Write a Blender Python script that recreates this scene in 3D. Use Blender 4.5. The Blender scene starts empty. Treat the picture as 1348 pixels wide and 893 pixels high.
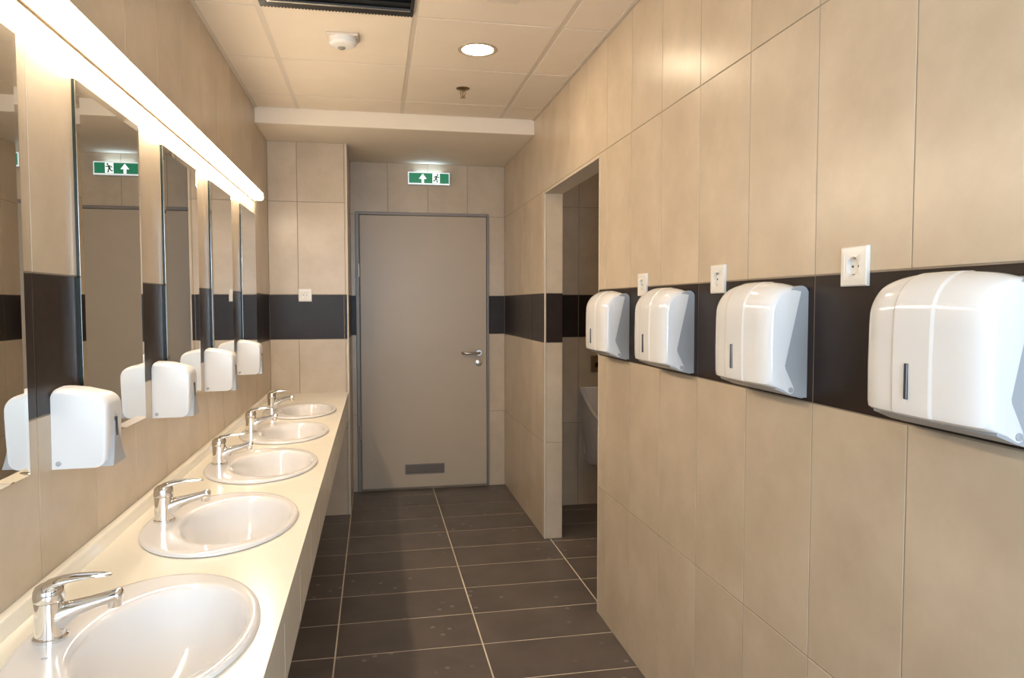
import bpy, bmesh, math, random
from mathutils import Vector, Matrix
random.seed(7)
S = bpy.context.scene
COL = S.collection
PI = math.pi

# ------------------------------------------------------------------ camera
YAW, PITCH, ROLL, CAM_H = 0.1901, 0.0487, -0.0011, 1.417
c, s = math.cos(YAW), math.sin(YAW)
fw = Vector((s, c, 0)); rt = Vector((c, -s, 0)); up = Vector((0, 0, 1))
f2 = fw * math.cos(PITCH) - up * math.sin(PITCH)
u2 = up * math.cos(PITCH) + fw * math.sin(PITCH)
r3 = rt * math.cos(ROLL) + u2 * math.sin(ROLL)
u3 = u2 * math.cos(ROLL) - rt * math.sin(ROLL)
cam_data = bpy.data.cameras.new('camera')
cam = bpy.data.objects.new('camera', cam_data); COL.objects.link(cam)
m = Matrix((r3, u3, -f2)).transposed().to_4x4()
m.translation = (0, 0, CAM_H)
cam.matrix_world = m
cam_data.sensor_fit = 'HORIZONTAL'; cam_data.sensor_width = 36.0
cam_data.lens = 938.15 * 36 / 1348
cam_data.clip_start = 0.02
S.camera = cam

# ------------------------------------------------------------------ world, daylight, exposure
W = bpy.data.worlds.new('world'); S.world = W; W.use_nodes = True
bg = W.node_tree.nodes['Background']
bg.inputs[0].default_value = (0.75, 0.86, 1.0, 1); bg.inputs[1].default_value = 0.6
S.view_settings.view_transform = 'Standard'
S.view_settings.look = 'None'
S.view_settings.gamma = 1.0
S.view_settings.use_curve_mapping = False
S.view_settings.exposure = 1.78
WARM = (1.0, 0.83, 0.62)
STRIP_EMIT = 13.0        # long wall lamp over the mirrors
DOWN_EMIT = 26.0         # round ceiling lamps
DAY_POWER = 22.0         # cool daylight from behind the camera, let in by an added window
day = bpy.data.lights.new('daylight', 'AREA'); day.shape = 'RECTANGLE'
day.size = 1.25; day.size_y = 1.3; day.energy = DAY_POWER; day.color = (0.66, 0.83, 1.0)
dayo = bpy.data.objects.new('daylight', day); COL.objects.link(dayo)
dayo.location = (0.16, -1.12, 1.55); dayo.rotation_euler = (PI / 2, 0, 0)      # faces +Y, just outside the added window

# ------------------------------------------------------------------ dimensions
XL, XR, D = -0.674, 0.992, 5.459
ZC, ZS, YS = 2.5625, 2.4745, 4.405
YP, XP = 4.867, -0.172
Y0 = -0.9
XR2 = 1.103                     # other face of the wall between the rooms
YO1, YO2, ZO = 3.087, 4.129, 2.072
UY, UX = 4.80, 2.35             # urinal room: far wall, right wall
UY0 = 2.2
ROWS = [0.0, 0.5864, 1.1872, 1.4824, 2.088, ZC]
BAND = 2
J = 0.0032

# ------------------------------------------------------------------ materials
def nd(nt, t, **kw):
    n = nt.nodes.new(t)
    for k, v in kw.items(): setattr(n, k, v)
    return n
def mat(name, col, rough=0.5, metal=0.0, spec=0.5, coat=0.0, emit=None, estr=0.0, trans=0.0):
    mm = bpy.data.materials.new(name); mm.use_nodes = True
    b = mm.node_tree.nodes['Principled BSDF']
    b.inputs['Base Color'].default_value = (*col, 1)
    b.inputs['Roughness'].default_value = rough
    b.inputs['Metallic'].default_value = metal
    b.inputs['Specular IOR Level'].default_value = spec
    b.inputs['Coat Weight'].default_value = coat
    b.inputs['Coat Roughness'].default_value = 0.05
    if emit:
        b.inputs['Emission Color'].default_value = (*emit, 1)
        b.inputs['Emission Strength'].default_value = estr
    return mm
def mottled(name, c1, c2, rough=(0.3, 0.45), scale=3.0, per_obj=0.06, bump=0.0, fine=40.0, spec=0.5):
    """tile or plaster: two tones mixed by soft noise in world space, a small shift of tone from piece to piece"""
    mm = mat(name, c1, spec=spec); nt = mm.node_tree; b = nt.nodes['Principled BSDF']
    geo = nd(nt, 'ShaderNodeNewGeometry'); oi = nd(nt, 'ShaderNodeObjectInfo')
    addv = nd(nt, 'ShaderNodeVectorMath', operation='MULTIPLY_ADD')
    comb = nd(nt, 'ShaderNodeCombineXYZ')
    for k in range(3): nt.links.new(oi.outputs['Random'], comb.inputs[k])
    addv.inputs[1].default_value = (9, 7, 5)
    nt.links.new(comb.outputs[0], addv.inputs[0]); nt.links.new(geo.outputs['Position'], addv.inputs[2])
    n1 = nd(nt, 'ShaderNodeTexNoise'); n1.inputs['Scale'].default_value = scale; n1.inputs['Detail'].default_value = 6; n1.inputs['Roughness'].default_value = 0.62
    nt.links.new(addv.outputs[0], n1.inputs['Vector'])
    r = nd(nt, 'ShaderNodeValToRGB'); r.color_ramp.elements[0].position = 0.34; r.color_ramp.elements[1].position = 0.68
    r.color_ramp.elements[0].color = (*c2, 1); r.color_ramp.elements[1].color = (*c1, 1)
    nt.links.new(n1.outputs['Fac'], r.inputs[0])
    hsv = nd(nt, 'ShaderNodeHueSaturation')
    mr = nd(nt, 'ShaderNodeMapRange'); mr.inputs[3].default_value = 1 - per_obj; mr.inputs[4].default_value = 1 + per_obj
    nt.links.new(oi.outputs['Random'], mr.inputs[0]); nt.links.new(mr.outputs[0], hsv.inputs['Value'])
    nt.links.new(r.outputs[0], hsv.inputs['Color']); nt.links.new(hsv.outputs[0], b.inputs['Base Color'])
    n2 = nd(nt, 'ShaderNodeTexNoise'); n2.inputs['Scale'].default_value = fine; n2.inputs['Detail'].default_value = 3
    nt.links.new(addv.outputs[0], n2.inputs['Vector'])
    m2 = nd(nt, 'ShaderNodeMapRange'); m2.inputs[3].default_value = rough[0]; m2.inputs[4].default_value = rough[1]
    nt.links.new(n2.outputs['Fac'], m2.inputs[0]); nt.links.new(m2.outputs[0], b.inputs['Roughness'])
    if bump:
        bp = nd(nt, 'ShaderNodeBump'); bp.inputs['Strength'].default_value = bump; bp.inputs['Distance'].default_value = 0.002
        nt.links.new(n2.outputs['Fac'], bp.inputs['Height']); nt.links.new(bp.outputs[0], b.inputs['Normal'])
    return mm
M = dict(
    tile=mottled('beige_tile', (0.615, 0.505, 0.38), (0.505, 0.41, 0.298), (0.26, 0.36), 4.2, 0.03, 0.03),
    band=mottled('dark_brown_tile', (0.034, 0.023, 0.020), (0.020, 0.013, 0.011), (0.30, 0.42), 4.0, 0.12, 0.04, spec=0.2),
    floor=mottled('charcoal_floor_tile', (0.130, 0.104, 0.088), (0.088, 0.071, 0.062), (0.30, 0.44), 5.0, 0.10, 0.05),
    grout=mottled('wall_grout', (0.34, 0.275, 0.205), (0.28, 0.225, 0.165), (0.8, 0.9), 12, 0),
    floor_grout=mottled('floor_grout', (0.80, 0.68, 0.52), (0.62, 0.52, 0.40), (0.8, 0.9), 6, 0),
    ceil=mottled('ceiling_board', (0.78, 0.675, 0.55), (0.75, 0.65, 0.525), (0.85, 0.95), 5, 0.015, 0.06, 260),
    tbar=mat('ceiling_grid_metal', (0.64, 0.55, 0.45), 0.55),
    plaster=mottled('white_plaster', (0.82, 0.725, 0.60), (0.80, 0.705, 0.585), (0.75, 0.9), 4, 0, 0.03),
    counter=mottled('cream_worktop', (0.86, 0.80, 0.68), (0.84, 0.78, 0.66), (0.16, 0.24), 8, 0, 0.0),
    ceramic=mat('white_ceramic', (0.75, 0.72, 0.70), 0.12, coat=0.15),
    plastic=mat('white_plastic', (0.78, 0.77, 0.765), 0.12, coat=0.3),
    soap=mat('satin_white_plastic', (0.76, 0.755, 0.755), 0.34),
    plastic_matt=mat('white_socket_plastic', (0.80, 0.77, 0.72), 0.3),
    grey=mat('grey_plastic', (0.40, 0.41, 0.43), 0.32),
    grey_dark=mat('dark_window_plastic', (0.05, 0.05, 0.06), 0.15),
    chrome=mat('chrome', (0.80, 0.79, 0.78), 0.06, 1.0),
    steel=mat('brushed_steel', (0.52, 0.47, 0.41), 0.28, 1.0),
    trimm=mat('edge_trim_metal', (0.66, 0.58, 0.48), 0.4, 0.0),
    mirror=mat('mirror_silver', (0.80, 0.80, 0.78), 0.004, 1.0),
    glassedge=mat('green_glass_edge', (0.010, 0.018, 0.013), 0.2),
    door=mottled('door_laminate', (0.49, 0.405, 0.305), (0.475, 0.39, 0.292), (0.32, 0.42), 6, 0, 0.02),
    frame=mat('grey_door_frame', (0.23, 0.20, 0.18), 0.4, 0.2),
    black=mat('black_metal', (0.008, 0.008, 0.009), 0.35),
    dark=mat('dark_void', (0.006, 0.006, 0.006), 0.8),
    alu=mat('aluminium', (0.75, 0.74, 0.72), 0.25, 1.0),
    lamp=mat('lamp_diffuser', (0.9, 0.9, 0.88), 0.4, emit=WARM, estr=STRIP_EMIT),
    down=mat('downlight_glass', (0.9, 0.9, 0.9), 0.4, emit=(1.0, 0.80, 0.55), estr=DOWN_EMIT),
    dtrim=mat('downlight_trim', (0.52, 0.42, 0.31), 0.35),
    lampcase=mat('lamp_housing', (0.26, 0.18, 0.11), 0.5),
    sgreen=mat('sign_green', (0.01, 0.14, 0.07), 0.25, emit=(0.03, 0.25, 0.13), estr=0.17),
    swhite=mat('sign_white', (0.85, 0.9, 0.88), 0.3, emit=(0.9, 1.0, 0.95), estr=0.32),
    sgreen2=mat('sign_figure_green', (0.008, 0.12, 0.055), 0.4),
    scase=mat('sign_case', (0.70, 0.72, 0.74), 0.35),
    sglow=mat('sign_light_slot', (0.9, 0.95, 1.0), 0.3, emit=(0.55, 0.78, 1.0), estr=2.2),
    brass=mat('tarnished_brass', (0.36, 0.27, 0.16), 0.3, 1.0),
    bronze=mat('bronze_plate', (0.30, 0.22, 0.14), 0.35, 0.8),
    sensor=mat('cream_sensor_plastic', (0.70, 0.61, 0.52), 0.4),
    sensor_lens=mat('sensor_lens', (0.30, 0.27, 0.20), 0.2),
    sbezel=mat('sign_edge_lit', (0.8, 0.84, 0.86), 0.3, emit=(0.85, 0.93, 1.0), estr=0.16),
)
# floor tiles: dried water spots here and there
def add_spots(mm):
    nt = mm.node_tree; b = nt.nodes['Principled BSDF']
    geo = nd(nt, 'ShaderNodeNewGeometry')
    v = nd(nt, 'ShaderNodeTexVoronoi', voronoi_dimensions='2D'); v.inputs['Scale'].default_value = 7.0; big = nd(nt, 'ShaderNodeTexNoise'); big.inputs['Scale'].default_value = 2.6; big.inputs['Detail'].default_value = 0
    nt.links.new(geo.outputs['Position'], big.inputs['Vector'])
    nz = nd(nt, 'ShaderNodeTexNoise'); nz.inputs['Scale'].default_value = 60
    nt.links.new(geo.outputs['Position'], v.inputs['Vector']); nt.links.new(geo.outputs['Position'], nz.inputs['Vector'])
    ad = nd(nt, 'ShaderNodeMath', operation='MULTIPLY_ADD'); ad.inputs[1].default_value = 0.05
    nt.links.new(nz.outputs['Fac'], ad.inputs[0]); nt.links.new(v.outputs['Distance'], ad.inputs[2])
    lt = nd(nt, 'ShaderNodeMapRange'); lt.inputs[1].default_value = 0.085; lt.inputs[2].default_value = 0.110; lt.inputs[3].default_value = 0.6; lt.inputs[4].default_value = 0.0
    nt.links.new(ad.outputs[0], lt.inputs[0])
    mk = nd(nt, 'ShaderNodeMapRange'); mk.inputs[1].default_value = 0.50; mk.inputs[2].default_value = 0.58; nt.links.new(big.outputs['Fac'], mk.inputs[0])
    ml = nd(nt, 'ShaderNodeMath', operation='MULTIPLY'); nt.links.new(lt.outputs[0], ml.inputs[0]); nt.links.new(mk.outputs[0], ml.inputs[1])
    src = b.inputs['Base Color'].links[0].from_socket
    mx = nd(nt, 'ShaderNodeMixRGB'); mx.inputs[2].default_value = (0.30, 0.27, 0.25, 1)
    nt.links.new(ml.outputs[0], mx.inputs[0]); nt.links.new(src, mx.inputs[1]); nt.links.new(mx.outputs[0], b.inputs['Base Color'])
add_spots(M['floor'])

# ------------------------------------------------------------------ helpers
def link(name, me, mt, parent=None, loc=None):
    if mt is not None and not me.materials: me.materials.append(mt)
    o = bpy.data.objects.new(name, me); COL.objects.link(o)
    if parent is not None: o.parent = parent
    if loc is not None: o.location = loc
    return o
def fin(bm, smooth=None):
    bmesh.ops.recalc_face_normals(bm, faces=bm.faces[:])
    me = bpy.data.meshes.new('m'); bm.to_mesh(me); bm.free()
    if smooth is not None:
        for p in me.polygons: p.use_smooth = True
        me.set_sharp_from_angle(angle=math.radians(smooth))
    return me
def obj(name, bm, mt, parent=None, smooth=None, loc=None):
    return link(name, fin(bm, smooth), mt, parent, loc)
def empty(name, loc, label=None, cat=None, group=None, kind=None, rotz=0):
    o = bpy.data.objects.new(name, None); COL.objects.link(o)
    o.empty_display_size = 0.05; o.location = loc; o.rotation_euler = (0, 0, rotz)
    return tag(o, label, cat, group, kind)
def tag(o, label=None, cat=None, group=None, kind=None):
    if label: o['label'] = label
    if cat: o['category'] = cat
    if group: o['group'] = group
    if kind: o['kind'] = kind
    return o
def dup(root, loc, label, group=None):
    r = root.copy(); COL.objects.link(r); r.location = loc; r['label'] = label
    if group: r['group'] = group
    for ch in list(root.children):
        cc = ch.copy(); COL.objects.link(cc); cc.parent = r
        for g in list(ch.children):
            dd = g.copy(); COL.objects.link(dd); dd.parent = cc
    return r
def box(bm, lo, hi, bev=0.0, seg=2):
    lo, hi = Vector(lo), Vector(hi)
    r = bmesh.ops.create_cube(bm, size=1.0)
    vs = r['verts']
    for v in vs:
        v.co = Vector([(lo[i] + hi[i]) / 2 + v.co[i] * (hi[i] - lo[i]) for i in range(3)])
    if bev:
        es = {e for v in vs for e in v.link_edges}
        bmesh.ops.bevel(bm, geom=list(es), offset=bev, segments=seg, affect='EDGES', profile=0.5)
    return bm
def bx(lo, hi, bev=0.0, seg=2): return box(bmesh.new(), lo, hi, bev, seg)
def rings(bm, loops, closed=True, cap=(True, True)):
    """bridge a list of equal-length vertex loops"""
    V = [[bm.verts.new(p) for p in L] for L in loops]
    n = len(V[0])
    for a, b in zip(V[:-1], V[1:]):
        for i in range(n if closed else n - 1):
            j = (i + 1) % n
            try: bm.faces.new((a[i], a[j], b[j], b[i]))
            except ValueError: pass
    if cap[0]: bm.faces.new(V[0][::-1])
    if cap[1]: bm.faces.new(V[-1])
    return V
def lathe(prof, axis='Z', n=32, cap=(True, True), org=(0, 0, 0), sx=1.0, sy=1.0):
    bm = bmesh.new(); o = Vector(org); loops = []
    for r, h in prof:
        L = []
        for k in range(n):
            a = 2 * PI * k / n; p, q = r * math.cos(a) * sx, r * math.sin(a) * sy
            L.append(o + Vector({'Z': (p, q, h), 'Y': (p, h, q), 'X': (h, p, q)}[axis]))
        loops.append(L)
    rings(bm, loops, True, cap)
    return bm
def tube(path, radii, n=16, flat=1.0, cap=(True, True), side=None, bm=None):
    """swept elliptical tube; flat scales the section across 'side'"""
    bm = bm or bmesh.new(); P = [Vector(p) for p in path]; loops = []
    side = Vector(side) if side else None
    for i, p in enumerate(P):
        t = (P[min(i + 1, len(P) - 1)] - P[max(i - 1, 0)]).normalized()
        a = side if side else (Vector((0, 0, 1)).cross(t) if abs(t.z) < 0.95 else Vector((0, 1, 0)))
        a = (a - t * a.dot(t)).normalized(); b = t.cross(a).normalized()
        r = radii[i]; ra, rb = (r if isinstance(r, tuple) else (r * flat, r))
        loops.append([p + a * ra * math.cos(2 * PI * k / n) + b * rb * math.sin(2 * PI * k / n) for k in range(n)])
    rings(bm, loops, True, cap)
    return bm
def extrude_poly(pts, f, h):
    """pts: list of 2D; f(u, v, w) -> 3D; extruded w from 0 to h"""
    bm = bmesh.new()
    rings(bm, [[Vector(f(u, v, 0)) for u, v in pts], [Vector(f(u, v, h)) for u, v in pts]])
    return bm
def add_bm(dst, src):
    me = bpy.data.meshes.new('t'); src.to_mesh(me); src.free(); dst.from_mesh(me); bpy.data.meshes.remove(me)
    return dst

# ------------------------------------------------------------------ tiles (each its own object, mesh data shared by size)
_tiles = {}
def tile_mesh(w, h, th, mt, ch=0.0009):
    key = (round(w, 4), round(h, 4), th, mt.name)
    if key in _tiles: return _tiles[key]
    bm = bmesh.new(); a, b = w / 2, h / 2
    L = lambda x, y, z: [Vector(p) for p in ((-x, -y, z), (x, -y, z), (x, y, z), (-x, y, z))]
    rings(bm, [L(a, b, -th), L(a, b, -ch), L(a - ch, b - ch, 0)])
    me = fin(bm); me.name = 'tile'; me.materials.append(mt); _tiles[key] = me
    return me
ROT = {'+X': Matrix(((0, 0, 1), (1, 0, 0), (0, 1, 0))), '-X': Matrix(((0, 0, -1), (-1, 0, 0), (0, 1, 0))),
       '-Y': Matrix(((1, 0, 0), (0, 0, -1), (0, 1, 0))), '+Y': Matrix(((-1, 0, 0), (0, 0, 1), (0, 1, 0))),
       '+Z': Matrix(((1, 0, 0), (0, 1, 0), (0, 0, 1))), '-Z': Matrix(((1, 0, 0), (0, -1, 0), (0, 0, -1)))}
def put_tile(name, parent, face, plane, u0, u1, v0, v1, mt, gap=J, th=0.006, gapv=None):
    """face '+X' = front looks along +X.  u,v = (Y,Z), (X,Z) or (X,Y) by face"""
    gv = gap if gapv is None else gapv
    w, h = u1 - u0 - gap, v1 - v0 - gv
    if w < 0.008 or h < 0.008: return None
    o = bpy.data.objects.new(name, tile_mesh(w, h, th, mt)); COL.objects.link(o)
    uc, vc = (u0 + u1) / 2, (v0 + v1) / 2
    loc = {'X': (plane, uc, vc), 'Y': (uc, plane, vc), 'Z': (uc, vc, plane)}[face[1]]
    o.matrix_world = Matrix.Translation(loc) @ ROT[face].to_4x4()
    o.parent = parent
    return o
def cuts(a, b, off, step):
    k0 = math.ceil((a - off) / step - 1e-6); xs = [a]
    x = off + k0 * step
    while x < b - 1e-6:
        if x > a + 1e-4: xs.append(x)
        x += step
    xs.append(b)
    # drop slivers
    return [x for i, x in enumerate(xs) if i in (0, len(xs) - 1) or (x - xs[0] > 0.012 and xs[-1] - x > 0.012)]
def tile_wall(parent, face, plane, u0, u1, off, z0=0.0, z1=ZC, boff=None, bstep=0.6, skip=lambda a, b, c, d: None):
    for r in range(5):
        a, b = max(ROWS[r], z0), min(ROWS[r + 1], z1)
        if b - a < 0.01: continue
        if r == BAND: us = cuts(u0, u1, off if boff is None else boff, bstep)
        else: us = cuts(u0, u1, off, 0.3)
        for p, q in zip(us[:-1], us[1:]):
            regs = skip(p, q, a, b) or [(p, q, a, b)]
            for (p2, q2, a2, b2) in regs:
                if q2 - p2 > 0.008 and b2 - a2 > 0.008:
                    put_tile('band_tile' if r == BAND else 'wall_tile', parent, face, plane, p2, q2, a2, b2, M['band'] if r == BAND else M['tile'])
def struct(name, bm, mt, label, cat):
    return tag(obj(name, bm, mt), label, cat, kind='structure')
RC = 0.0014   # grout lies this far behind the tile faces

# ------------------------------------------------------------------ the room shell
fl = struct('floor', bx((XL - .15, Y0 - .15, -0.15), (UX + .1, D + .15, -RC)), M['floor_grout'], 'dark charcoal tiled floor with pale grout lines', 'floor')
xm, y0 = 0.429, 4.982
fx = [XL, xm - 0.6, xm, xm + 0.6, xm + 1.2, xm + 1.8, UX]
fy = cuts(Y0, D, y0, 0.3)
for i in range(len(fx) - 1):
    for a, b in zip(fy[:-1], fy[1:]):
        if fx[i] > XR - 0.02 and (a < UY0 - 0.3 or b > UY + 0.35): continue
        put_tile('floor_tile', fl, '+Z', 0.0, fx[i], fx[i + 1], a, b, M['floor'], gap=0.006)

wl = struct('wall_left', bx((XL - .15, Y0 - .15, 0), (XL - RC, D + .15, ZC + .1)), M['grout'], 'beige tiled wall behind the mirrors with a dark tile band', 'wall')
tile_wall(wl, '+X', XL, Y0, YP, 1.89, 0, ZC, boff=1.59)

def opening(p, q, a, b):
    """right wall: leave the way through to the urinals open"""
    out = []
    if q <= YO1 or p >= YO2 or a >= ZO: return None
    top = b > ZO
    if p < YO1: out.append((p, YO1, a, b))
    if q > YO2: out.append((YO2, q, a, b))
    lo, hi = max(p, YO1), min(q, YO2)
    if b > ZO: out.append((lo, hi, max(a, ZO), b))
    return out or [(0, 0, 0, 0)]
bm = bx((XR + RC, Y0 - .15, 0), (XR2 - RC, YO1 - .0015, ZC + .1))
box(bm, (XR + RC, YO2 + .0015, 0), (XR2 - RC, D + .15, ZC + .1))
box(bm, (XR + RC, YO1 - .0015, ZO + .002), (XR2 - RC, YO2 + .0015, ZC + .1))
wr = struct('wall_right', bm, M['grout'], 'beige tiled wall with the dark band that carries the towel dispensers', 'wall')
tile_wall(wr, '-X', XR, Y0, D, 2.979, 0, ZC, boff=1.479, skip=opening)
# faces of the opening and the far side of this wall
for r in range(5):
    a, b = ROWS[r], min(ROWS[r + 1], ZO)
    if b - a < .01: continue
    mt = M['band'] if r == BAND else M['tile']; nm = 'band_tile' if r == BAND else 'wall_tile'
    put_tile(nm, wr, '-Y', YO2, XR + .009, XR2, a, b, mt)
    put_tile(nm, wr, '+Y', YO1, XR + .009, XR2, a, b, mt)
tile_wall(wr, '+X', XR2, UY0, UY, 2.979, 0, ZC, boff=1.479, skip=opening)
put_tile('lintel_panel', wr, '-Z', ZO, XR, XR2, YO1, YO2, M['plaster'], gap=0.001, th=0.003)

wb = struct('wall_back', bx((XL, D + RC, 0), (XR2, D + .15, ZC + .1)), M['grout'], 'beige tiled end wall around the grey door', 'wall')
DX0, DX1, DT = -0.136, 0.867, 2.108
def doorgap(p, q, a, b):
    if b <= 0 or a >= DT - .03 or q <= DX0 or p >= DX1: return None
    out = []
    if p < DX0: out.append((p, DX0, a, b))
    if q > DX1: out.append((DX1, q, a, b))
    if b > DT: out.append((max(p, DX0), min(q, DX1), max(a, DT), b))
    return out or [(0, 0, 0, 0)]
tile_wall(wb, '-Y', D, XP, XR, 0.104, 0, ZS, skip=doorgap)

wp = struct('wall_pilaster', bx((XL, YP + RC, 0), (XP - RC, D, ZS + .02)), M['grout'], 'beige tiled boxed-out pier at the end of the washbasin counter', 'wall')
tile_wall(wp, '-Y', YP, XL, XP - .006, -0.49, 0, ZS, boff=-5)
tile_wall(wp, '+X', XP, YP + .006, D, YP + 0.3, 0, ZS, boff=-5)

wf = struct('wall_front', bx((XL, Y0 - .15, 0), (XR2, Y0 - RC, 0.9)), M['grout'], 'beige tiled wall with the added window, behind the viewer', 'wall')
WX0, WX1, WZ0, WZ1 = -0.48, 0.80, 0.9, 2.2
fb = bmesh.new()
box(fb, (XL, Y0 - .15, 0.9), (WX0, Y0 - RC, ZC + .1)); box(fb, (WX1, Y0 - .15, 0.9), (XR2, Y0 - RC, ZC + .1)); box(fb, (WX0, Y0 - .15, WZ1), (WX1, Y0 - RC, ZC + .1))
me0 = wf.data; b2 = bmesh.new(); b2.from_mesh(me0); add_bm(b2, fb); b2.to_mesh(me0); b2.free()
def wingap(p, q, a, b):
    if b <= WZ0 or a >= WZ1 or q <= WX0 or p >= WX1: return None
    out = []
    if p < WX0: out.append((p, WX0, a, b))
    if q > WX1: out.append((WX1, q, a, b))
    lo, hi = max(p, WX0), min(q, WX1)
    if a < WZ0: out.append((lo, hi, a, WZ0))
    if b > WZ1: out.append((lo, hi, WZ1, b))
    return out or [(0, 0, 0, 0)]
tile_wall(wf, '+Y', Y0, XL, XR, 0.104, 0, ZC, skip=wingap)
win = empty('added_window_1', (0.16, Y0 - .07, WZ0), 'white framed window added behind the viewer to let in cool light', 'window', kind='structure')  # unseen window, added to give the cool daylight a source
fbm = bmesh.new()
for lo, hi in [((-.64, -.03, 0), (-.59, .03, 1.3)), ((.59, -.03, 0), (.64, .03, 1.3)), ((-.59, -.03, 0), (.59, .03, .05)), ((-.59, -.03, 1.25), (.59, .03, 1.3)), ((-.025, -.03, .05), (.025, .03, 1.25))]:
    box(fbm, lo, hi, .004)
obj('added_window_frame', fbm, M['plastic'], win)

# urinal room beyond the opening
wu = struct('wall_urinal_back', bx((XR2, UY + RC, 0), (UX + .1, UY + .12, ZC + .1)), M['grout'], 'beige tiled wall in the next room that carries the urinal', 'wall')
tile_wall(wu, '-Y', UY, XR2, UX, 1.397, 0, ZC, boff=1.397, bstep=0.3)
wu2 = struct('wall_urinal_right', bx((UX, UY0 - .1, 0), (UX + .1, UY + RC, ZC + .1)), M['tile'], 'plain side wall of the urinal room, out of view', 'wall')
wu3 = struct('wall_urinal_front', bx((XR2 - RC, UY0 - .1, 0), (UX, UY0, ZC + .1)), M['tile'], 'plain near wall of the urinal room, out of view', 'wall')

# corner trims
for i, (lo, hi, lb) in enumerate([((XR - .001, YO2 - .001, 0), (XR + .008, YO2 + .006, ZO), 'pale edge strip on the far jamb of the opening'),
                                  ((XR - .001, YO1 - .006, 0), (XR + .008, YO1 + .001, ZO), 'pale edge strip on the near jamb of the opening'),
                                  ((XP - .008, YP - .001, 0), (XP + .001, YP + .007, ZS), 'pale edge strip on the corner of the boxed-out pier'),
                                  ((XR - .001, YO1, ZO - .001), (XR + .007, YO2, ZO + .006), 'pale edge strip under the lintel of the opening')]):
    struct('trim_%d' % (i + 1), bx(lo, hi, .0015, 1), M['trimm'], lb, 'edge trim')

# ceiling: T-bar grid with lay-in boards
ce = struct('ceiling', bx((XL - .15, Y0 - .15, ZC + .012), (UX + .1, D + .15, ZC + .16)), M['ceil'], 'suspended ceiling of square cream boards in a metal grid', 'ceiling')
gx = [XL, -0.43, 0.172, 0.775, XR]
gy = [Y0] + [2.93 - .6 * k for k in range(8, -1, -1)] + [3.53, 4.13, YS]
VENT = (1, 2.33, 2.93)
for i in range(4):
    for a, b in zip(gy[:-1], gy[1:]):
        if i == 1 and abs(b - 2.93) < .01: continue
        put_tile('ceiling_board', ce, '-Z', ZC + .003, gx[i], gx[i + 1], a, b, M['ceil'], gap=0.022, th=0.009, gapv=0.012)
g = bmesh.new()
for x in gx[1:-1]: box(g, (x - .012, Y0, ZC + .0045), (x + .012, YS, ZC + .0115))
box(g, (XL, Y0, ZC - .001), (XL + .016, YS, ZC + .0115)); box(g, (XR - .016, Y0, ZC - .001), (XR, YS, ZC + .0115))
obj('grid_rail', g, M['tbar'], ce)
g = bmesh.new()
for y in gy[1:-1]: box(g, (XL + .016, y - .008, ZC + .005), (XR - .016, y + .008, ZC + .0112))
obj('grid_cross_rail', g, M['tbar'], ce)
struct('ceiling_soffit', bx((XL, YS, ZS), (XR, D, ZC + .012), .002, 1), M['plaster'], 'lowered smooth plaster soffit in front of the grey door', 'ceiling')

# ------------------------------------------------------------------ grey door
dr = empty('door_1', (DX0, D, 0), 'plain grey-beige door with lever handle and low vent grille', 'door', kind='structure')
dw = DX1 - DX0
fr = bmesh.new()
for lo, hi in [((0, -.014, 0), (.026, .05, DT)), ((dw - .018, -.014, 0), (dw, .05, DT)), ((.026, -.014, DT - .022), (dw - .018, .05, DT))]: box(fr, lo, hi, .002, 1)
obj('door_frame', fr, M['frame'], dr)
obj('shadow_gap', bx((.026, .03, 0), (dw - .018, .045, DT - .022)), M['dark'], dr)
lf = obj('door_leaf', bx((.031, -.018, .018), (dw - .021, .022, DT - .026), .0025, 2), M['door'], dr)
hb = lathe([(.026, .0), (.026, -.006), (.023, -.009)], 'Y', 28, org=(.785 - DX0, -.018, 1.044))
hs = obj('handle_rosette', hb, M['alu'], lf, 40)
hp = [(.785 - DX0, -.027, 1.044), (.785 - DX0, -.055, 1.044), (.781 - DX0, -.066, 1.044), (.770 - DX0, -.071, 1.044), (.675 - DX0, -.071, 1.044), (.664 - DX0, -.068, 1.044), (.658 - DX0, -.058, 1.044), (.657 - DX0, -.035, 1.044)]
obj('door_handle', tube(hp, [.010] * 8, 14, side=(0, 0, 1)), M['steel'], lf, 50)
lk = obj('lock_rosette', lathe([(.026, 0), (.026, -.006), (.022, -.009), (.0, -.009)], 'Y', 28, cap=(True, False), org=(.785 - DX0, -.018, .966)), M['alu'], lf, 40)
obj('lock_cylinder', bx((.785 - DX0 - .006, -.034, .956), (.785 - DX0 + .006, -.026, .974), .002), M['steel'], lf)
gr = empty('vent_grille', (.215 - DX0, -.018, .119)); gr.parent = dr
g = bmesh.new()
for lo, hi in [((0, -.006, 0), (.302, 0, .009)), ((0, -.006, .069), (.302, 0, .078)), ((0, -.006, .009), (.009, 0, .069)), ((.293, -.006, .009), (.302, 0, .069))]: box(g, lo, hi, .0015, 1)
obj('grille_frame', g, M['frame'], gr)
obj('grille_back', bx((.009, -.0012, .009), (.293, -.0002, .069)), M['black'], gr)
slat_me = None
for k in range(6):
    if slat_me is None:
        slat_me = fin(extrude_poly([(-.0015, .000), (-.006, .002), (-.006, .0035), (-.0015, .0075)], lambda u, v, w: (w, u, v), .284))
    link('slat', slat_me, M['frame'], gr, (.009, 0, .0115 + k * .0097))
for z in (.40, 1.62):
    h = lathe([(.0065, 0), (.0065, .1)], 'Z', 14, org=(.022, -.019, z)); obj('hinge', h, M['steel'], dr, 40)

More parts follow.
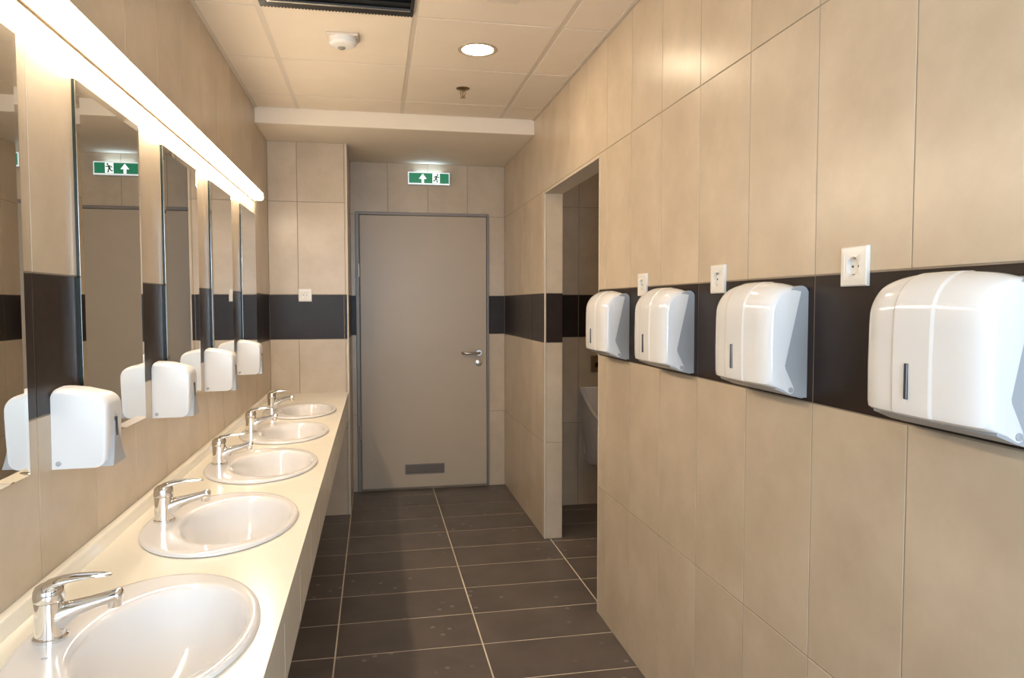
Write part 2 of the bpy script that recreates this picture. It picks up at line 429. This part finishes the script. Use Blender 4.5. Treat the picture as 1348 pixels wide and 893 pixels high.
# ------------------------------------------------------------------ emergency exit sign over the door
sg = empty('exit_sign', (.253, D, 2.313), 'lit green exit sign with white arrow and running figure above the door', 'exit sign')
sw, sh, sd = .311, .092, .045
obj('sign_case', bx((0, -sd, 0), (sw, 0, sh), .003), M['scase'], sg)
g = bmesh.new()
for lo, hi in [((.0, -sd - .004, 0), (sw, -sd, .011)), ((0, -sd - .004, sh - .007), (sw, -sd, sh)), ((0, -sd - .004, .011), (.008, -sd, sh - .007)), ((sw - .006, -sd - .004, .011), (sw, -sd, sh - .007))]: box(g, lo, hi)
obj('sign_bezel', g, M['sbezel'], sg)
pn = obj('sign_panel', bx((.008, -sd - .0015, .011), (sw - .006, -sd, sh - .007)), M['sgreen'], sg)
ypl = -sd - .0016
ar = [(-.0095, .013), (.0095, .013), (.0095, .043), (.030, .043), (0, .081), (-.030, .043), (-.0095, .043)]
obj('arrow', extrude_poly([(x * .95 + .110, y) for x, y in ar], lambda u, v, w: (u, ypl - w, v), .0012), M['swhite'], pn)
obj('doorway_pictogram', bx((.183, ypl - .001, .013), (.237, ypl, .084)), M['swhite'], pn)
rn = bmesh.new()
def stroke(bmx, pts, r):
    for (x0, z0), (x1, z1) in zip(pts[:-1], pts[1:]):
        dx, dz = x1 - x0, z1 - z0; l = math.hypot(dx, dz); nx, nz = -dz / l * r, dx / l * r
        add_bm(bmx, extrude_poly([(x0 + nx, z0 + nz), (x0 - nx, z0 - nz), (x1 - nx, z1 - nz), (x1 + nx, z1 + nz)], lambda u, v, w: (u, ypl - .0012 - w, v), .0008))
cx = .210
add_bm(rn, extrude_poly([(cx + .010 + .0068 * math.cos(a * PI / 6), .0745 + .0068 * math.sin(a * PI / 6)) for a in range(12)], lambda u, v, w: (u, ypl - .0012 - w, v), .0008))
stroke(rn, [(cx + .006, .066), (cx - .004, .045)], .0068)
stroke(rn, [(cx + .006, .064), (cx + .016, .056), (cx + .023, .062)], .0034)
stroke(rn, [(cx + .003, .064), (cx - .010, .062), (cx - .019, .051)], .0034)
stroke(rn, [(cx - .004, .046), (cx + .007, .037), (cx + .004, .022), (cx + .013, .020)], .0042)
stroke(rn, [(cx - .004, .046), (cx - .009, .033), (cx - .023, .028)], .0042)
obj('running_figure', rn, M['sgreen2'], pn)
obj('light_slot', bx((.06, -sd + .006, sh - .0005), (sw - .06, -.006, sh + .0012)), M['sglow'], sg)

# ------------------------------------------------------------------ sockets
def make_socket(name, label, loc, face):
    t = empty(name, loc, label, 'socket', 'white wall sockets', rotz={'-X': -PI / 2, '-Y': 0}[face])
    # local: front looks along -Y
    bm = bmesh.new(); N = 32; R = .0205; hs_ = .0415
    def sq(k, hh, r=.004):
        a = 2 * PI * k / N; cx_, cz_ = math.cos(a), math.sin(a); mxx = max(abs(cx_), abs(cz_))
        return (hh * cx_ / mxx, hh * cz_ / mxx)
    loops = []
    for hh, y in ((hs_, 0), (hs_, -.006), (hs_ - .0025, -.0085)): loops.append([Vector((sq(k, hh)[0], y, sq(k, hh)[1])) for k in range(N)])
    for hh, y in ((.0275, -.0095), (.0272, -.0088)): loops.append([Vector((sq(k, hh)[0], y, sq(k, hh)[1])) for k in range(N)])
    for r, y in ((R, -.0098), (R - .001, -.0092)):
        loops.append([Vector((r * math.cos(2 * PI * k / N), y, r * math.sin(2 * PI * k / N))) for k in range(N)])
    for r, y in ((R - .0016, -.001),):
        loops.append([Vector((r * math.cos(2 * PI * k / N), y, r * math.sin(2 * PI * k / N))) for k in range(N)])
    rings(bm, loops, True, (True, True))
    fp = obj('face_plate', bm, M['plastic_matt'], t, 35)
    for sx_ in (-1, 1):
        obj('contact_hole', lathe([(.0026, -.0022), (.0026, -.0012)], 'Y', 12, org=(sx_ * .0095, 0, 0)), M['black'], t)
    for sz in (-1, 1):
        obj('earth_clip', bx((-.0025, -.008, sz * .0175 - .0014), (.0025, -.0012, sz * .0175 + .0014)), M['steel'], t)
    return t
ZSK = 1.4895
make_socket('wall_socket', 'white square socket on the boxed-out pier above the counter end', (-.448, YP, 1.478), '-Y')
sk = make_socket('wall_socket', 'white square socket above the gap between the first and second towel dispensers from the opening', (XR, 2.540, ZSK), '-X')
dup(sk, (XR, 1.940, ZSK), 'white square socket above the gap between the second and third towel dispensers from the opening')
dup(sk, (XR, 1.335, ZSK + .006), 'white square socket above the gap between the third and fourth towel dispensers from the opening')

# ------------------------------------------------------------------ paper towel dispensers (local: back on x=0, front towards -x, near side y=0, base z=0)
DWID = .272
def make_towel_dispenser(loc, label):
    t = empty('towel_dispenser', loc, label, 'towel dispenser', 'paper towel dispensers on the dark band')
    # grey back: side profile extruded across the width, a little inside the cover
    def arc(cx_, cz_, r, a0, a1, n):
        return [(cx_ + r * math.cos(math.radians(a0 + (a1 - a0) * k / n)), cz_ + r * math.sin(math.radians(a0 + (a1 - a0) * k / n))) for k in range(n + 1)]
    back = [(0, .001)] + arc(-.018, .246, .018, 0, 80, 6) + [(-.030, .262), (-.044, .255), (-.060, .2), (-.080, .10), (-.080, .022), (-.045, .008)] + arc(-.012, .012, .012, 250, 300, 2)
    bb = bmesh.new(); loops = []
    for y, e in ((.0015, .006), (.004, .0), (DWID - .004, .0), (DWID - .0015, .006)):
        loops.append([Vector((x * (1 - e * .3) if x < -.001 else 0, y, .135 + (z - .135) * (1 - e * .6))) for x, z in back])
    rings(bb, loops)
    obj('back_plate', bb, M['grey'], t, 30)
    # white cover: profile swept over the width with rounded ends and a faceted front
    top = [(-.044 - .063 * math.sin(math.radians(9 * k)), .198 + .0765 * math.cos(math.radians(9 * k))) for k in range(1, 10)]   # roll-over from the top to the front
    prof = [(-.020, .2715)] + [(-.036, .2742)] + top + [(-.1075, .185), (-.1085, .11), (-.1075, .045), (-.1055, .034), (-.100, .030)]
    prof += [(-.070, .022), (-.050, .013), (-.043, .011), (-.037, .0135), (-.034, .020), (-.036, .028), (-.062, .071), (-.064, .078)]
    N = 30; cb = bmesh.new(); loops = []
    ys = []
    for k in range(N + 1): ys.append(DWID * k / N)
    def depth(y):
        d = min(y, DWID - y)
        r = .050
        base = 1.0 if d >= r else 1 - .19 * (1 - math.sqrt(max(0, 1 - (1 - d / r) ** 2)))
        # facets: raised centre panel with a crease at each side
        base += .03 * min(1, max(0, (d - .03) / .07))
        return base
    ys = [0, .0006, .002, .005, .009, .014, .020, .028, .038, .050, .075, .094, .097, .100, .103, .136, .182, .185, .188, .191, .205, .222, .234, .244, .252, .258, .263, .267, .270, .2714, DWID]
    def crease(y):
        return .0020 if .0985 < y < .1865 else 0.0
    for y in ys:
        dsc = depth(y); d = min(y, DWID - y)
        zs = 1 - .022 * max(0, 1 - d / .012) ** 2
        L = []
        for x, z in prof:
            w = min(1, max(0, (-x - .04) / .05))          # only the front part bulges
            xx = x * (1 + (dsc - 1) * w) - crease(y) * w
            w2 = min(1, max(0, (z - .17) / .10))
            zz = z + (zs - 1) * .27 * w2 + crease(y) * .7 * w2 - .017 * (abs(y - DWID / 2) / (DWID / 2)) ** 3 * w2
            L.append(Vector((xx, y, zz)))
        loops.append(L)
    rings(cb, loops)
    cv = obj('cover', cb, M['plastic'], t, 38)
    obj('level_window', bx((-.1170, .1455, .060), (-.1080, .1525, .121), .0015), M['grey_dark'], cv)
    obj('lock_button', lathe([(.0062, 0), (.0062, -.0016), (.0048, -.0022)], 'Y', 20, org=(-.043, -.0003, .0205)), M['grey'], cv, 40)
    return t
ZD = 1.196
td = make_towel_dispenser((XR, 2.688, ZD), 'white paper towel dispenser beside the opening, first in the row of four')
dup(td, (XR, 2.102, ZD), 'white paper towel dispenser, second in the row counted from the opening')
dup(td, (XR, 1.500, ZD), 'white paper towel dispenser, third in the row counted from the opening')
dup(td, (XR, 0.900, ZD), 'white paper towel dispenser, fourth from the opening and cut by the picture edge')

# ------------------------------------------------------------------ soap dispensers (local: back on x=0, front towards +x, near side y=0, base z=0)
SW_ = .094
def make_soap(loc, label):
    t = empty('soap_dispenser', loc, label, 'soap dispenser', 'soap dispensers between the mirrors')
    def arc(cx_, cz_, r, a0, a1, n):
        return [(cx_ + r * math.cos(math.radians(a0 + (a1 - a0) * k / n)), cz_ + r * math.sin(math.radians(a0 + (a1 - a0) * k / n))) for k in range(n + 1)]
    prof = [(0, 0)] + arc(.086, .022, .021, 272, 358, 7) + [(.110, .08), (.111, .115)] + arc(.082, .128, .029, 8, 78, 8) + [(.05, .166), (.022, .169)] + arc(.010, .160, .0095, 80, 178, 4)
    bm = bmesh.new(); loops = []
    ys = [0, .001, .003, .007, .012, .018, .030, .052]; ys = ys + [SW_ - y for y in ys[-2::-1]]
    for y in ys:
        d = min(y, SW_ - y); e = 0 if d >= .018 else (1 - math.sqrt(max(0, 1 - (1 - d / .018) ** 2)))
        loops.append([Vector((x * (1 - .055 * e), y, z if z < .1 else z - .010 * e * (z - .1) / .07 + .004 * (1 - abs(y - SW_ / 2) / (SW_ / 2)) * (z - .1) / .07)) for x, z in prof])
    rings(bm, loops)
    obj('cover', bm, M['soap'], t, 45)
    # grey push bar, flaring outwards to the bottom
    pb = bmesh.new(); loops = []
    for k in range(9):
        u = k / 8; z = .003 + u * .112
        xo = .1118 + .006 * (1 - u) ** 1.8; xi = .085
        ya = .003 + .040 * u ** .75
        loops.append([Vector((xi, ya, z)), Vector((xo - .005, ya, z)), Vector((xo, ya + .004, z)), Vector((xo, SW_ - ya - .004, z)), Vector((xo - .005, SW_ - ya, z)), Vector((xi, SW_ - ya, z))])
    rings(pb, loops)
    obj('push_bar', pb, M['grey'], t, 35)
    obj('level_window', bx((.104, SW_ / 2 - .006, .060), (.1138, SW_ / 2 + .006, .104), .002), M['grey_dark'], t)
    obj('lock_button', lathe([(.0055, 0), (.0055, -.0016), (.004, -.0022)], 'Y', 20, org=(.013, -.0002, .012)), M['grey'], t, 40)
    return t
sp = make_soap((XL, 1.65, 1.068), 'white soap dispenser just before the mirror that reflects the exit sign, largest in view')
for y, lb in ((2.345, 'white soap dispenser just beyond the mirror that reflects the exit sign'), (3.03, 'white soap dispenser between the second and third mirrors counted from the pier'), (3.72, 'white soap dispenser between the two mirrors beside the boxed-out pier')):
    dup(sp, (XL, y, 1.068), lb)

# ------------------------------------------------------------------ mirrors
def make_mirror(loc, label):
    t = empty('wall_mirror', loc, label, 'mirror', 'tall frameless mirrors over the counter')
    hw, h, bv, bd = .2235, .848, .018, .0016
    obj('glass_edge', bx((0, -hw, 0), (.0070, hw, h)), M['glassedge'], t)
    bm = bmesh.new()
    L = lambda a, z0, z1, x: [Vector((x, -a, z0)), Vector((x, a, z0)), Vector((x, a, z1)), Vector((x, -a, z1))]
    rings(bm, [L(hw, 0, h, .0071), L(hw, 0, h, .0082), L(hw - bv, bv, h - bv, .0082 + bd)], True, (False, True))
    obj('mirror_glass', bm, M['mirror'], t)
    return t
MZ = 1.084
names = ['tall frameless mirror farthest from the grey door, cut by the picture edge', 'tall frameless mirror that reflects the green exit sign', 'tall frameless mirror over the third washbasin', 'tall frameless mirror over the second washbasin from the pier', 'tall frameless mirror beside the boxed-out pier']
mr = make_mirror((XL, 1.312, MZ), names[0])
for k, y in enumerate((2.032, 2.717, 3.388, 4.087)): dup(mr, (XL, y, MZ), names[k + 1])

# ------------------------------------------------------------------ strip lamps over the mirrors
def make_strip(y0_, y1_, label):
    L = y1_ - y0_
    t = empty('strip_lamp', (XL, y0_, 2.008), label, 'wall lamp', 'strip lamps over the mirrors')
    obj('housing', extrude_poly([(0, -.001), (.008, -.001), (.008, .003), (.006, .003), (.006, .046), (.050, .046), (.050, .049), (0, .052)], lambda u, v, w: (u, w, v), L), M['lampcase'], t)
    pr = [(.0062, .0045)]
    for a in range(7): pr.append((.044 + .011 * math.cos(math.radians(-90 + 15 * a)), .0155 + .011 * math.sin(math.radians(-90 + 15 * a))))
    for a in range(4): pr.append((.049 + .006 * math.cos(math.radians(30 * a)), .0395 + .006 * math.sin(math.radians(30 * a))))
    pr.append((.0062, .0455))
    bm = bmesh.new(); loops = []
    for y, sc in ((.001, .86), (.004, .96), (.010, 1), (L - .010, 1), (L - .004, .96), (L - .001, .86)):
        loops.append([Vector((.0062 + (u - .0062) * sc, y, .025 + (v - .025) * sc)) for u, v in pr])
    rings(bm, loops)
    obj('diffuser', bm, M['lamp'], t, 40)
    return t
make_strip(2.046, 4.312, 'long white lit strip lamp ending beside the boxed-out pier')
make_strip(1.22, 2.043, 'long white lit strip lamp running out of the picture top')

# ------------------------------------------------------------------ washbasin counter with cut-outs
BY = [1.33, 2.01, 2.70, 3.37, 4.04]
CXB, RA, RB = -0.4075, .194, .281
CX0, CX1, CY0, CY1, CZ, CT = XL + .0008, -.178, .55, YP, .83, .032
ct = empty('vanity_counter', (CX0, CY0, 0), 'long cream washbasin counter with tiled apron along the mirror wall', 'counter')
bm = bmesh.new()
off = Vector((-CX0, -CY0, 0))
bounds = [CY0, BY[0] - .34] + [(a + b) / 2 for a, b in zip(BY[:-1], BY[1:])] + [BY[-1] + .34, CY1]
def quad(pts): bm.faces.new([bm.verts.new(Vector(p) + off) for p in pts])
def cell(ya, yb, yc):
    n = 64; R_, E_ = [], []
    for k in range(n):
        a = 2 * PI * (k + .5) / n; dx, dy = math.cos(a), math.sin(a)
        tx = ((CX1 - CXB) if dx > 0 else (CX0 - CXB)) / dx if abs(dx) > 1e-6 else 9e9
        ty = ((yb - yc) if dy > 0 else (ya - yc)) / dy if abs(dy) > 1e-6 else 9e9
        tt = min(tx, ty); R_.append((CXB + dx * tt, yc + dy * tt))
        E_.append((CXB + (RA - .0055) * dx, yc + (RB - .0055) * dy))
    cor = [(CX1, yb), (CX0, yb), (CX0, ya), (CX1, ya)]
    for z in (CZ, CZ - CT):
        rv = [bm.verts.new(Vector((x, y, z)) + off) for x, y in R_]; ev = [bm.verts.new(Vector((x, y, z)) + off) for x, y in E_]
        for k in range(n):
            j = (k + 1) % n
            bm.faces.new((rv[k], rv[j], ev[j], ev[k]))
            xa, ya_ = R_[k]; xb_, yb_ = R_[j]
            if abs(xa - xb_) > 1e-5 and abs(ya_ - yb_) > 1e-5:      # corner between the two sides
                cc = min(cor, key=lambda q: (q[0] - (xa + xb_) / 2) ** 2 + (q[1] - (ya_ + yb_) / 2) ** 2)
                bm.faces.new((rv[k], bm.verts.new(Vector((*cc, z)) + off), rv[j]))
        if z == CZ: top_ring = ev
        else:
            for k in range(n): bm.faces.new((top_ring[k], top_ring[(k + 1) % n], ev[(k + 1) % n], ev[k]))
for i in range(len(bounds) - 1):
    ya, yb = bounds[i], bounds[i + 1]
    if 1 <= i <= 5: cell(ya, yb, BY[i - 1])
    else:
        for z in (CZ, CZ - CT): quad([(CX0, ya, z), (CX1, ya, z), (CX1, yb, z), (CX0, yb, z)])
quad([(CX1, CY0, CZ - CT), (CX1, CY1, CZ - CT), (CX1, CY1, CZ), (CX1, CY0, CZ)])
quad([(CX0, CY0, CZ - CT), (CX1, CY0, CZ - CT), (CX1, CY0, CZ), (CX0, CY0, CZ)])
bmesh.ops.remove_doubles(bm, verts=bm.verts[:], dist=1e-5)
obj('worktop', bm, M['counter'], ct)
up_pts = [(.0, .0), (.030, .0), (.0285, .004), (.024, .010), (.021, .018), (.019, .024), (.016, .026), (0, .026)]
ub = extrude_poly(up_pts, lambda u, v, w: (u, w, CZ + v), CY1 - CY0); obj('upstand', ub, M['counter'], ct, 50)
apx = CX1 - CX0
ap = obj('apron', bx((apx - .022, 0, .652), (apx - .0065, CY1 - CY0, CZ - CT)), M['grout'], ct)
yy = cuts(CY0, CY1, 2.05, .3)
for a, b in zip(yy[:-1], yy[1:]):
    put_tile('apron_tile', ap, '+X', apx - .005, a - CY0, b - CY0, .652, CZ - CT, M['counter'], gap=.0025, th=.004)

# washbasins: oval, tap ledge at the wall side
def make_basin(loc, label):
    t = empty('washbasin', loc, label, 'washbasin', 'oval washbasins in the counter')
    n = 72; loops = []
    def ell(cx_, a, b, z, cy_=0): loops.append([Vector((cx_ + a * math.cos(2 * PI * k / n), cy_ + b * math.sin(2 * PI * k / n), z)) for k in range(n)])
    # under side, from the drain up
    ell(.03, .022, .022, -.150); ell(.03, .07, .09, -.140); ell(.038, .122, .19, -.07); ell(.033, .146, .235, -.010); ell(.010, .168, .262, .0004)
    # rim
    ell(0, RA - .004, RB - .004, .0004); ell(0, RA, RB, .003); ell(0, RA - .001, RB - .001, .0075); ell(0, RA - .004, RB - .004, .0105)
    ell(.001, RA - .011, RB - .012, .0114); ell(.004, RA - .020, RB - .022, .0110); ell(.010, RA - .028, RB - .033, .0107)
    ell(.030, .148, .224, .0106); ell(.0345, .1430, .214, .0100)
    # bowl
    ell(.036, .1385, .207, .0070); ell(.037, .134, .201, .0010); ell(.038, .127, .192, -.020); ell(.039, .114, .172, -.060); ell(.038, .094, .138, -.095); ell(.034, .066, .092, -.118); ell(.030, .036, .044, -.128); ell(.03, .021, .021, -.131)
    bm = bmesh.new(); rings(bm, loops, True, (True, True))
    obj('bowl', bm, M['ceramic'], t, 60)
    obj('drain', lathe([(.0195, -.1335), (.0195, -.1295), (.017, -.1285), (.010, -.1292), (.0, -.130)], 'Z', 28, cap=(True, False), org=(.03, 0, 0)), M['chrome'], t, 50)
    obj('maker_mark', bx((-.132, -.074, .0103), (-.122, -.068, .0109), .0005, 1), M['grey'], t)
    return t
ORD = ['fifth', 'fourth', 'third', 'second', 'first']
wb0 = None
for k, y in enumerate(BY):
    lb = 'white oval washbasin set in the cream counter, %s from the pier' % ORD[k]
    if k == 0: lb = 'white oval washbasin set in the cream counter, fifth from the pier and largest in view'
    if wb0 is None: wb0 = make_basin((CXB, y, CZ), lb)
    else: dup(wb0, (CXB, y, CZ), lb)

# single lever taps (local: base centre at 0, spout towards +x)
def make_tap(loc, label):
    t = empty('mixer_tap', loc, label, 'tap', 'chrome taps on the washbasins')
    obj('base_ring', lathe([(.0275, 0), (.0275, .0055), (.0250, .008)], 'Z', 36), M['chrome'], t, 40)
    bd = lathe([(.0240, .006), (.0235, .02), (.0230, .045), (.0234, .058), (.0236, .0675)], 'Z', 36)
    obj('body', bd, M['chrome'], t, 50)
    # spout
    path = [(.000, 0, .030), (.020, 0, .041), (.042, 0, .0510), (.070, 0, .0595), (.096, 0, .0665), (.109, 0, .0700), (.1155, 0, .0714), (.1175, 0, .0717)]
    rad = [(.019, .029), (.0180, .0215), (.0160, .0150), (.0145, .0115), (.0140, .0103), (.0138, .0106), (.0120, .0095), (.007, .006)]
    sp_ = obj('spout', tube(path, rad, 20, side=(0, 1, 0)), M['chrome'], t, 60)
    obj('aerator', lathe([(.0112, .053), (.0115, .055), (.0115, .069)], 'Z', 20, org=(.104, 0, -.003)), M['chrome'], sp_, 40)
    # lever cap and handle
    cap = lathe([(.0236, .0680), (.0245, .070), (.0245, .079), (.0236, .086), (.0205, .0925), (.014, .0970), (.004, .0990)], 'Z', 36)
    for v in cap.verts: v.co.z += max(0, v.co.x) * .22 * (v.co.z - .0665) / .034
    lv = obj('lever', cap, M['chrome'], t, 60)
    hp_ = [(-.014, 0, .084), (.002, 0, .0945), (.022, 0, .1015), (.046, 0, .1055), (.070, 0, .1070), (.090, 0, .1068), (.0975, 0, .1062), (.1005, 0, .1058)]
    hr = [(.014, .008), (.0195, .0095), (.0180, .0075), (.0155, .0055), (.0128, .0036), (.0105, .0030), (.0065, .0024), (.003, .0015)]
    obj('lever_handle', tube(hp_, hr, 18, side=(0, 1, 0)), M['chrome'], lv, 60)
    return t
tp0 = None
for k, y in enumerate(BY):
    lb = 'chrome single-lever mixer tap on the %s washbasin from the pier' % ORD[k]
    if tp0 is None: tp0 = make_tap((-.556, y + .004, CZ + .0104), lb)
    else: dup(tp0, (-.556, y + .004, CZ + .0104), lb)

# ------------------------------------------------------------------ urinal room fittings
ur = empty('urinal', (1.565, UY, 0), 'white ceramic urinal seen through the opening', 'urinal')
bm = bmesh.new(); NT = 36; cols = []
def dshape(tt, w, d):
    e = 0.8
    cx_, sy_ = math.cos(tt), math.sin(tt)
    return (w / 2 * math.copysign(abs(cx_) ** e, cx_), -d * abs(sy_) ** e)
for k in range(NT + 1):
    tt = PI * k / NT; colv = []
    zt = .838 - .235 * math.sin(tt) ** .9
    sect = [(.300, .225, .135), (.312, .24, .155), (.40, .27, .225), (.50, .30, .285), (.58, .315, .315)]
    for z, w, d in sect:
        z2 = .30 + (z - .30) * (zt - .30) / .30 if z > .31 else z
        x, y = dshape(tt, w, d); colv.append(Vector((x, y, z2)))
    x, y = dshape(tt, .318, .32); colv.append(Vector((x, y, zt - .004)))
    x, y = dshape(tt, .312, .312); colv.append(Vector((x, y, zt)))
    x, y = dshape(tt, .270, .272); colv.append(Vector((x, y - .02, zt + .001)))
    x, y = dshape(tt, .258, .258); colv.append(Vector((x, y - .022, zt - .008)))
    x, y = dshape(tt, .23, .22); colv.append(Vector((x, y - .022, .30 + (zt - .30) * .62)))
    x, y = dshape(tt, .12, .12); colv.append(Vector((x, y - .03, .40)))
    colv.append(Vector((0, -.06, .385)))
    cols.append(colv)
Vv = [[bm.verts.new(p) for p in cv_] for cv_ in cols]
for a, b in zip(Vv[:-1], Vv[1:]):
    for i in range(len(a) - 1): bm.faces.new((a[i], a[i + 1], b[i + 1], b[i]))
bm.faces.new([v[0] for v in Vv])
bmesh.ops.remove_doubles(bm, verts=bm.verts[:], dist=1e-5)
obj('bowl', bm, M['ceramic'], ur, 50)
obj('back_panel', bx((-.135, -.03, .36), (.135, 0, .838), .012, 3), M['ceramic'], ur, 50)
obj('maker_mark', bx((-.1585, -.105, .545), (-.1572, -.075, .552)), M['grey'], ur)
fp = empty('flush_plate', (1.565, UY, .94), 'brown metal flush sensor plate on the wall above the urinal', 'flush plate')
obj('plate', bx((-.078, -.010, 0), (.078, 0, .117), .002), M['bronze'], fp)
obj('sensor_eye', lathe([(.019, -.0095), (.019, -.0125), (.015, -.013)], 'Y', 24, org=(-.032, 0, .052)), M['black'], fp, 40)

# ------------------------------------------------------------------ ceiling fittings
def make_down(loc, label):
    t = empty('downlight', loc, label, 'ceiling lamp', 'round ceiling downlights')
    obj('trim_ring', lathe([(.0700, .004), (.0690, .010), (.090, .009), (.0915, .004), (.0890, -.001), (.0760, -.003), (.0705, -.001), (.0700, .004)], 'Z', 48, cap=(False, False)), M['dtrim'], t, 40)
    obj('lamp_glass', lathe([(.0702, .004), (.0702, .0015), (.066, .0)], 'Z', 48), M['down'], t, 40)
    return t
dl = make_down((.468, 3.245, ZC + .0015), 'round lit white downlight in a ceiling board between the sprinkler and the vent')
dup(dl, (1.75, 3.35, ZC + .0085), 'added round downlight brightening the urinal room, out of the picture')  # extra unseen lamp, added to brighten the room beyond the opening


sr = empty('fire_sprinkler', (.473, 3.835, ZC + .003), 'small brass fire sprinkler hanging from the ceiling board behind the downlight', 'sprinkler')
obj('escutcheon', lathe([(.036, 0), (.036, -.002), (.030, -.006), (.016, -.008), (.012, -.012), (.012, -.016)], 'Z', 32), M['brass'], sr, 40)
for sy_ in (-1, 1):
    obj('frame_arm', tube([(sy_ * .010, 0, -.014), (sy_ * .0135, 0, -.024), (sy_ * .010, 0, -.036), (sy_ * .003, 0, -.042)], [.0028] * 4, 8), M['brass'], sr, 50)
obj('heat_bulb', lathe([(.002, -.016), (.003, -.022), (.003, -.034), (.002, -.040)], 'Z', 12), M['brass'], sr, 50)
obj('deflector', lathe([(.005, -.040), (.006, -.045), (.0155, -.047), (.0155, -.0485)], 'Z', 24), M['brass'], sr, 40)

sn = empty('presence_sensor', (-.123, 3.20, ZC + .003), 'cream box-shaped presence sensor on a ceiling board below the black vent', 'sensor', rotz=0)
obj('base_plate', bx((-.066, -.055, -.010), (.066, .050, 0), .003), M['sensor'], sn)
obj('body', lathe([(.056, -.009), (.057, -.030), (.054, -.036), (.046, -.040), (.02, -.042)], 'Z', 40, org=(0, -.002, 0)), M['plastic_matt'], sn, 40)
obj('lens', lathe([(.015, -.041), (.014, -.046), (.008, -.050)], 'Z', 24, org=(-.006, .012, 0)), M['sensor_lens'], sn, 50)

sp2 = empty('ceiling_plate', (.487, 2.655, ZC + .003), 'flat pale plate on the ceiling cut by the top of the picture', 'ceiling plate')
obj('cover', bx((-.06, -.055, -.012), (.06, .055, 0), .003), M['sensor'], sp2)

vt = empty('air_vent', (-.129, 2.63, ZC), 'square black slotted air vent in a ceiling cell', 'air vent')
hx, hy = .290, .283
g = bmesh.new()
for lo, hi in [((-hx, hy - .048, -.004), (hx, hy, .010)), ((-hx, -hy, -.004), (hx, -hy + .048, .010)), ((-hx, -hy + .048, -.004), (-hx + .03, hy - .048, .010)), ((hx - .012, -hy + .048, -.004), (hx, hy - .048, .010))]: box(g, lo, hi, .001, 1)
vf = obj('vent_frame', g, M['black'], vt)
for sg_ in (1, -1):
    obj('vent_rail', bx((-hx + .03, sg_ * (hy - .050) - .006, -.005), (hx - .012, sg_ * (hy - .050) + .006, .004), .001, 1), M['alu'], vt)
# row of punched teeth along the outer edges
g = bmesh.new()
for k in range(46):
    x = -hx + .006 + k * (2 * hx - .012) / 45
    box(g, (x - .003, hy - .001, -.0045), (x + .003, hy + .006, .004)); box(g, (x - .003, -hy - .006, -.0045), (x + .003, -hy + .001, .004))
o = obj('vent_teeth', g, M['black'], vt); o['kind'] = 'stuff'
bl = None
for k in range(7):
    if bl is None: bl = fin(bx((-hx + .03, -.018, .0), (hx - .012, .018, .003)))
    b_ = link('vent_blade', bl, M['dark'], vt, (0, -.180 + k * .06, .005)); b_.rotation_euler = (math.radians(28), 0, 0)
obj('vent_back', bx((-hx, -hy, .0105), (hx, hy, .0118)), M['dark'], vt)
